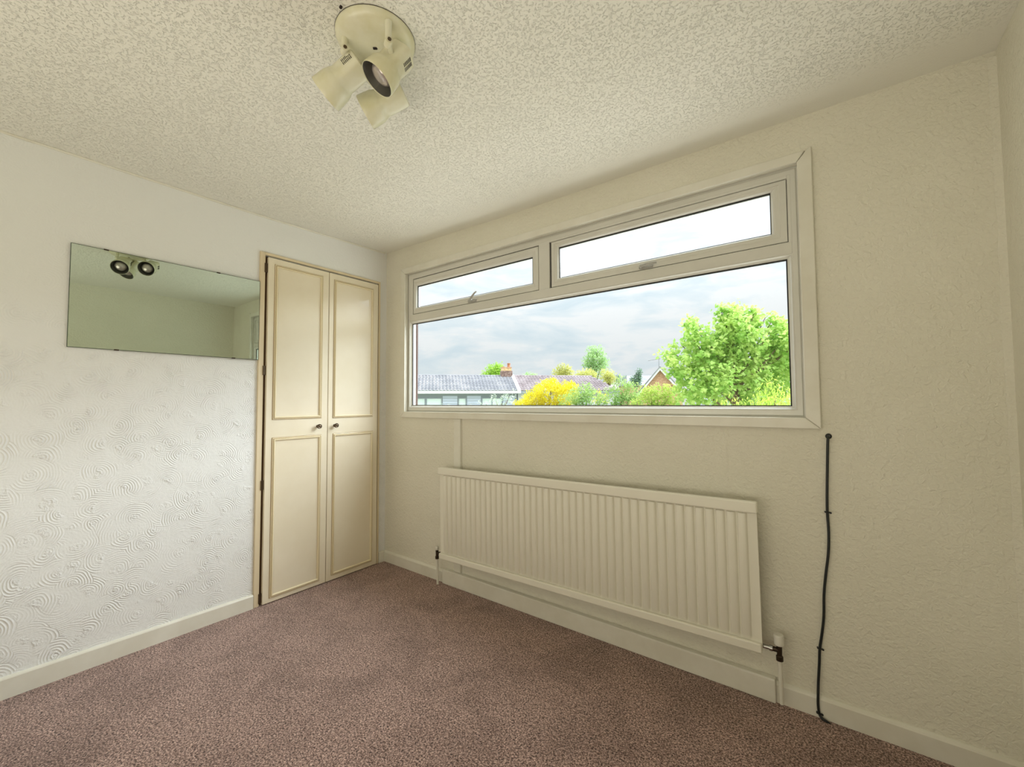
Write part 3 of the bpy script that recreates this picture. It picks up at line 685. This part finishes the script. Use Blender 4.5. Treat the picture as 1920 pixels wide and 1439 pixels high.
MB().lathe([(0.20, 1.18), (0.17, 1.22), (0.15, 1.50), (0.18, 1.54), (0.18, 1.62), (0.12, 1.62)], Matrix.Translation((-0.34, 0, 0)), 14).build('chimney_pot', m_pot, ch, smooth=True)
MB().lathe([(0.16, 1.18), (0.13, 1.22), (0.12, 1.27)], Matrix.Translation((-0.90, 0, 0)), 14).build('chimney_pot', m_pot, ch, smooth=True)

# gabled brick house on the right, behind the trees
gb = empty('gabled_brick_house', out(1238, 34, GZ)); gb.rotation_euler = (0, 0, YAW-radians(17)); tag(gb, 'orange brick gabled house with white bargeboards behind the large tree', 'house')
gw, ge, gt = 1.95, CAM.z+0.55-GZ, CAM.z+2.66-GZ
MB().poly([(-gw+0.3, 0, 0), (gw-0.3, 0, 0), (gw-0.3, 0, ge), (0, 0, gt-0.2), (-gw+0.3, 0, ge), (-gw+0.3, 8, 0), (gw-0.3, 8, 0), (gw-0.3, 8, ge), (0, 8, gt-0.2), (-gw+0.3, 8, ge)],
          [(0, 1, 2, 3, 4), (5, 9, 8, 7, 6), (0, 4, 9, 5), (1, 6, 7, 2), (0, 5, 6, 1)]).build('brick_wall', m_redbrick, gb)
for s_ in (-1, 1):
    MB().poly([(0, -0.35, gt), (s_*gw, -0.35, ge-0.25), (s_*gw, -0.35, ge-0.45), (0, -0.35, gt-0.22), (0, -0.27, gt), (s_*gw, -0.27, ge-0.25), (s_*gw, -0.27, ge-0.45), (0, -0.27, gt-0.22)],
              [(0, 1, 2, 3), (4, 7, 6, 5), (0, 4, 5, 1), (2, 6, 7, 3), (1, 5, 6, 2)]).build('bargeboard', m_fascia, gb)
    MB().poly([(0, -0.4, gt+0.10), (s_*(gw+0.1), -0.4, ge-0.20), (s_*(gw+0.1), 8.4, ge-0.20), (0, 8.4, gt+0.10), (0, -0.4, gt), (s_*(gw+0.1), -0.4, ge-0.30), (s_*(gw+0.1), 8.4, ge-0.30), (0, 8.4, gt)],
              [(0, 1, 2, 3), (4, 7, 6, 5), (0, 4, 5, 1), (1, 5, 6, 2), (2, 6, 7, 3)]).build('roof_slope', m_tile, gb)
ea = empty('television_aerial', out(1236.5, 34.1, CAM.z+2.55)); tag(ea, 'thin television aerial on the gabled house', 'aerial')
MB().tube([(0, 0, -0.15), (0, 0, 1.0)], 0.025, 6).build('mast', m_metal, ea)
q_ = MB().tube([(-0.75, -0.3, 0.72), (0.1, 0.05, 0.84)], 0.016, 6)
for i in range(6): 
    c_ = Vector((-0.75, -0.3, 0.72)).lerp(Vector((0.05, 0.03, 0.84)), i/5); q_.tube([c_+Vector((-0.10, 0.2, 0)), c_+Vector((0.10, -0.2, 0))], 0.012, 5)
q_.build('antenna', m_metal, ea)
for (px, v_, wd, zt, lab, mm) in ((1160, 75, 3.4, 4.15, 'distant pale house roof left of the dark conifer', m_tile2), (1213, 62, 3.0, 4.55, 'distant grey roof between conifer and gabled house', m_tile)):
    hh0 = empty('distant_house', out(px, v_, GZ)); hh0.rotation_euler = (0, 0, YAW); tag(hh0, lab, 'house')
    zt0 = zt-GZ+0.5
    MB().box((-wd*0.9, 0, 0), (wd*0.9, 5, zt0-1.6)).build('wall', m_render if mm is m_tile2 else m_redbrick, hh0)
    MB().poly([(-wd, -0.2, zt0-1.6), (wd, -0.2, zt0-1.6), (wd*0.75, 2.5, zt0), (-wd*0.75, 2.5, zt0), (-wd, 5.2, zt0-1.6), (wd, 5.2, zt0-1.6)], [(0, 1, 2, 3), (3, 2, 5, 4), (0, 3, 4), (1, 5, 2), (0, 4, 5, 1)]).build('roof', mm, hh0)

# ---- vegetation
LEAF_MAPLE = [(0, 0), (0.30, -0.10), (0.52, 0.12), (0.36, 0.30), (0.62, 0.52), (0.30, 0.55), (0.22, 0.80), (0, 1.0), (-0.22, 0.80), (-0.30, 0.55), (-0.62, 0.52), (-0.36, 0.30), (-0.52, 0.12), (-0.30, -0.10)]
LEAF_OVAL = [(0, 0), (0.25, 0.3), (0.22, 0.7), (0, 1.0), (-0.22, 0.7), (-0.25, 0.3)]
LEAF_NARROW = [(0, 0), (0.12, 0.4), (0, 1.0), (-0.12, 0.4)]
def leaf(mb, p, d, n, s, shape, droop=0.15):
    d = d.normalized(); x = d.cross(n)
    if x.length < 1e-4: x = d.orthogonal()
    x.normalize(); nn = x.cross(d)
    b0 = len(mb.v)
    for (a, b_) in shape:
        mb.v.append(tuple(p + x*(a*s) + d*(b_*s) - nn*(droop*s*(b_*b_+a*a))))
    mb.f.append(tuple(range(b0, b0+len(shape))))
def rv(): 
    while True:
        v_ = Vector((rnd.uniform(-1, 1), rnd.uniform(-1, 1), rnd.uniform(-1, 1)))
        if 0.05 < v_.length < 1: return v_.normalized()
def crown(lobes, n, size, shape, hang=0.3, depth=0.45, clump=6):
    """lobes: (centre, rx, ry, rz). Leaves sit in little clumps near the lobe surfaces."""
    mb = MB(); vol = [l[1]*l[3]+l[2]*l[3] for l in lobes]; tot = sum(vol)
    for l, vv in zip(lobes, vol):
        c_, rx, ry, rz = l
        for _ in range(max(2, int(n*vv/tot/clump))):
            d = rv(); rr_ = 1-depth*rnd.random()**1.6
            rr_ *= 1+0.16*noise.noise(Vector(c_)+d*2.5)
            p = Vector(c_)+Vector((d.x*rx, d.y*ry, d.z*rz))*rr_
            tw = (d+rv()*0.6).normalized()
            for i in range(clump):
                q_ = p + rv()*size*0.9 + tw*size*rnd.uniform(-0.6, 1.0)
                ld = (d*0.6 + rv()*0.9 + Vector((0, 0, -hang))).normalized()
                leaf(mb, q_, ld, (Vector((0, 0, 1))+rv()*0.7).normalized(), size*rnd.uniform(0.6, 1.15), shape)
    return mb
def plant(name, label, cat, px, v, lobes, n, size, shape, m_, group=None, trunk_r=0.06, hang=0.3, depth=0.45, stems=1, stuff=True):
    """lobes in local metres: (dx right, dy away, z above ground, rx, ry, rz)"""
    base = out(px, v, GZ); e_ = empty(name, base); e_.rotation_euler = (0, 0, YAW); tag(e_, label, cat, group)
    lb = [((l[0], l[1], l[2]), l[3], l[4], l[5]) for l in lobes]
    f_ = crown(lb, n, size, shape, hang, depth).build('foliage', m_, e_); f_['kind'] = 'stuff'
    top = max(l[2] for l in lobes); tk_ = MB()
    tk_.tube([(0, 0, 0), (0.02, 0.01, top*0.35), (0.0, 0.03, top*0.8)], [trunk_r, trunk_r*0.75, trunk_r*0.35], 8)
    for l in lobes:
        z0 = min(l[2]*0.55, top*0.5)
        tk_.tube([(0.0, 0.01, z0), (l[0]*0.6, l[1]*0.6, l[2]*0.85), (l[0]*0.85, l[1]*0.85, l[2])], [trunk_r*0.45, trunk_r*0.3, trunk_r*0.12], 6)
    tk_.build('trunk', m_bark, e_, smooth=True)
    return e_
def zz(py, v): return CAM.z-GZ+(753-py)/FPX*v      # height above ground for a picture row at distance v
def xx(px, c, v): return (px-c)/FPX*v
# large sycamore
v = 15.0; c0 = 1375
sy = []
for (px, py, rp, rq) in ((1390, 640, 44, 50), (1365, 625, 34, 44), (1412, 618, 20, 42), (1352, 612, 16, 24), (1385, 598, 14, 22), (1405, 600, 16, 25), (1305, 655, 26, 46), (1302, 622, 11, 26), (1268, 690, 26, 28), (1254, 672, 13, 16), (1325, 700, 50, 46), (1300, 735, 56, 30), (1395, 700, 60, 52), (1455, 700, 48, 56), (1465, 655, 30, 40), (1452, 625, 15, 28), (1473, 622, 14, 30), (1500, 680, 40, 70), (1440, 665, 26, 30), (1340, 660, 34, 40), (1400, 760, 110, 50), (1520, 640, 30, 50), (1303, 600, 6, 22), (1297, 612, 9, 10), (1345, 590, 8, 16), (1358, 584, 7, 14), (1378, 582, 8, 14), (1392, 578, 7, 12), (1416, 592, 6, 14), (1455, 596, 8, 14), (1470, 604, 7, 14), (1262, 650, 8, 10), (1245, 662, 7, 7), (1278, 640, 8, 10)):
    sy.append((xx(px, c0, v), rnd.uniform(-0.5, 0.6), zz(py, v), 0.86*rp/FPX*v, min(0.9, rp/FPX*v*1.1), 0.88*rq/FPX*v))
plant('sycamore_tree', 'large bright green sycamore filling the right side of the view', 'tree', c0, v, sy, 16500, 0.125, LEAF_MAPLE, m_lsyc, trunk_r=0.11, hang=0.5, depth=0.75)
# weeping lime-green shrub near the right edge and a smaller one beside it
v = 9.0
plant('lime_weeping_shrub', 'lime yellow weeping shrub at the lower right of the window', 'shrub', 1452, v, [(xx(1452, 1452, v), 0, zz(745, v), 0.34, 0.3, 0.30), (xx(1472, 1452, v), 0.1, zz(755, v), 0.30, 0.3, 0.28), (xx(1438, 1452, v), 0.1, zz(762, v), 0.24, 0.25, 0.26), (0, 0, zz(800, v), 0.5, 0.4, 0.4)], 1500, 0.11, LEAF_NARROW, m_llime, hang=1.2)
plant('lime_low_shrub', 'small lime green shrub tip in front of the sycamore trunk', 'shrub', 1373, v, [(0, 0, zz(762, v), 0.20, 0.2, 0.18), (0, 0, zz(800, v), 0.3, 0.3, 0.35)], 520, 0.10, LEAF_NARROW, m_llime, hang=1.1)
# golden shrub
v = 19.0
plant('golden_shrub', 'bright golden yellow shrub in front of the bungalow roofs', 'shrub', 1030, v, [(xx(1028, 1030, v), 0, zz(740, v), 0.70, 0.6, 0.62), (xx(1002, 1030, v), 0, zz(752, v), 0.55, 0.5, 0.46), (xx(1062, 1030, v), 0.1, zz(742, v), 0.50, 0.5, 0.58), (xx(1075, 1030, v), 0.3, zz(732, v), 0.22, 0.3, 0.36), (xx(985, 1030, v), 0, zz(765, v), 0.55, 0.5, 0.40), (xx(1034, 1030, v), 0, zz(724, v), 0.26, 0.3, 0.30), (0.2, 0, zz(790, v), 1.3, 0.7, 0.8)], 17000, 0.085, LEAF_OVAL, m_lyel, hang=-0.5, depth=0.5)
hg = 'green garden shrubs below the roofs'
def bush(px, v, lobes, n, s, m_, lab, name='garden_shrub', shape=LEAF_OVAL, hang=0.0):
    plant(name, lab, 'shrub', px, v, [(xx(a, px, v), rnd.uniform(-0.2, 0.2), zz(b_, v), r1/FPX*v, r1/FPX*v*0.8, r2_/FPX*v) for a, b_, r1, r2_ in lobes]+[(0, 0, zz(800, v), 40/FPX*v, 0.6, 30/FPX*v)], n, s, shape, m_, hg, hang=hang)
bush(1100, 18.0, [(1085, 742, 22, 18), (1100, 735, 16, 14), (1105, 752, 30, 18), (1070, 755, 22, 16)], 5200, 0.085, m_lgrn, 'rounded green shrub directly right of the golden shrub')
bush(1122, 20.5, [(1118, 742, 13, 9), (1126, 748, 16, 10)], 1400, 0.08, m_lyel, 'small yellow shrub top poking up behind the green shrubs')
bush(1165, 17.5, [(1165, 735, 17, 24), (1150, 748, 24, 18), (1185, 738, 17, 20), (1178, 755, 30, 16)], 5600, 0.085, m_lgrn, 'taller green shrub below the distant conifer')
bush(1225, 16.5, [(1218, 742, 18, 14), (1240, 745, 24, 20), (1210, 754, 24, 14), (1262, 745, 22, 24)], 5200, 0.09, m_lyg, 'yellow green shrub in front of the brick gable')
bush(940, 21.0, [(950, 752, 14, 14), (928, 752, 12, 12), (905, 758, 10, 6), (958, 742, 7, 12)], 1500, 0.075, m_lpale, 'pale silvery shrub before the bungalow windows')
bush(838, 22.0, [(840, 764, 22, 6), (880, 765, 14, 5), (800, 765, 10, 5)], 900, 0.07, m_lpale, 'low pale shrub tops along the bottom left of the window')
# far trees
tg_ = 'trees beyond the roofs'
def far(px, v, lobes, n, s, m_, lab, name='distant_tree', hang=0.0):
    plant(name, lab, 'tree', px, v, [(xx(a, px, v), rnd.uniform(-0.3, 0.3), zz(b_, v), r1/FPX*v, r1/FPX*v, r2_/FPX*v) for a, b_, r1, r2_ in lobes], n, s, LEAF_OVAL, m_, tg_, trunk_r=0.2, hang=hang, depth=0.7)
far(922, 56, [(924, 700, 16, 14), (932, 692, 10, 9), (912, 706, 9, 8)], 2600, 0.26, m_lbright, 'bright green tree top behind the roof left of the chimney')
far(993, 70, [(990, 704, 4, 4), (1000, 705, 5, 3)], 260, 0.28, m_lfar, 'tiny tree tops on the ridge right of the chimney')
far(1056, 62, [(1056, 697, 13, 12), (1046, 702, 9, 7), (1066, 700, 9, 9)], 1500, 0.28, m_lolive, 'round dull green tree behind the brown roof')
far(1117, 66, [(1118, 674, 18, 20), (1104, 682, 11, 15), (1131, 682, 12, 14), (1117, 694, 18, 13), (1110, 662, 8, 10), (1122, 660, 9, 10)], 3300, 0.30, m_lfar, 'tall airy green tree rising above the brown roof')
far(1098, 58, [(1098, 704, 17, 10), (1086, 707, 10, 7), (1110, 706, 9, 7)], 1700, 0.24, m_lolive, 'low olive tree at the left foot of the tall tree')
far(1142, 60, [(1138, 706, 14, 12), (1146, 712, 10, 10)], 1500, 0.24, m_lolive, 'low olive tree at the right foot of the tall tree')
far(1193, 55, [(1196, 708, 5, 9), (1191, 717, 9, 9), (1199, 701, 2.5, 6)], 1500, 0.20, m_ldark, 'dark pointed conifer between the shrubs and the gabled house', 'distant_conifer')
far(1163, 70, [(1160, 712, 5, 7), (1172, 712, 5, 5)], 500, 0.24, m_ldark, 'small dull tree left of the conifer')
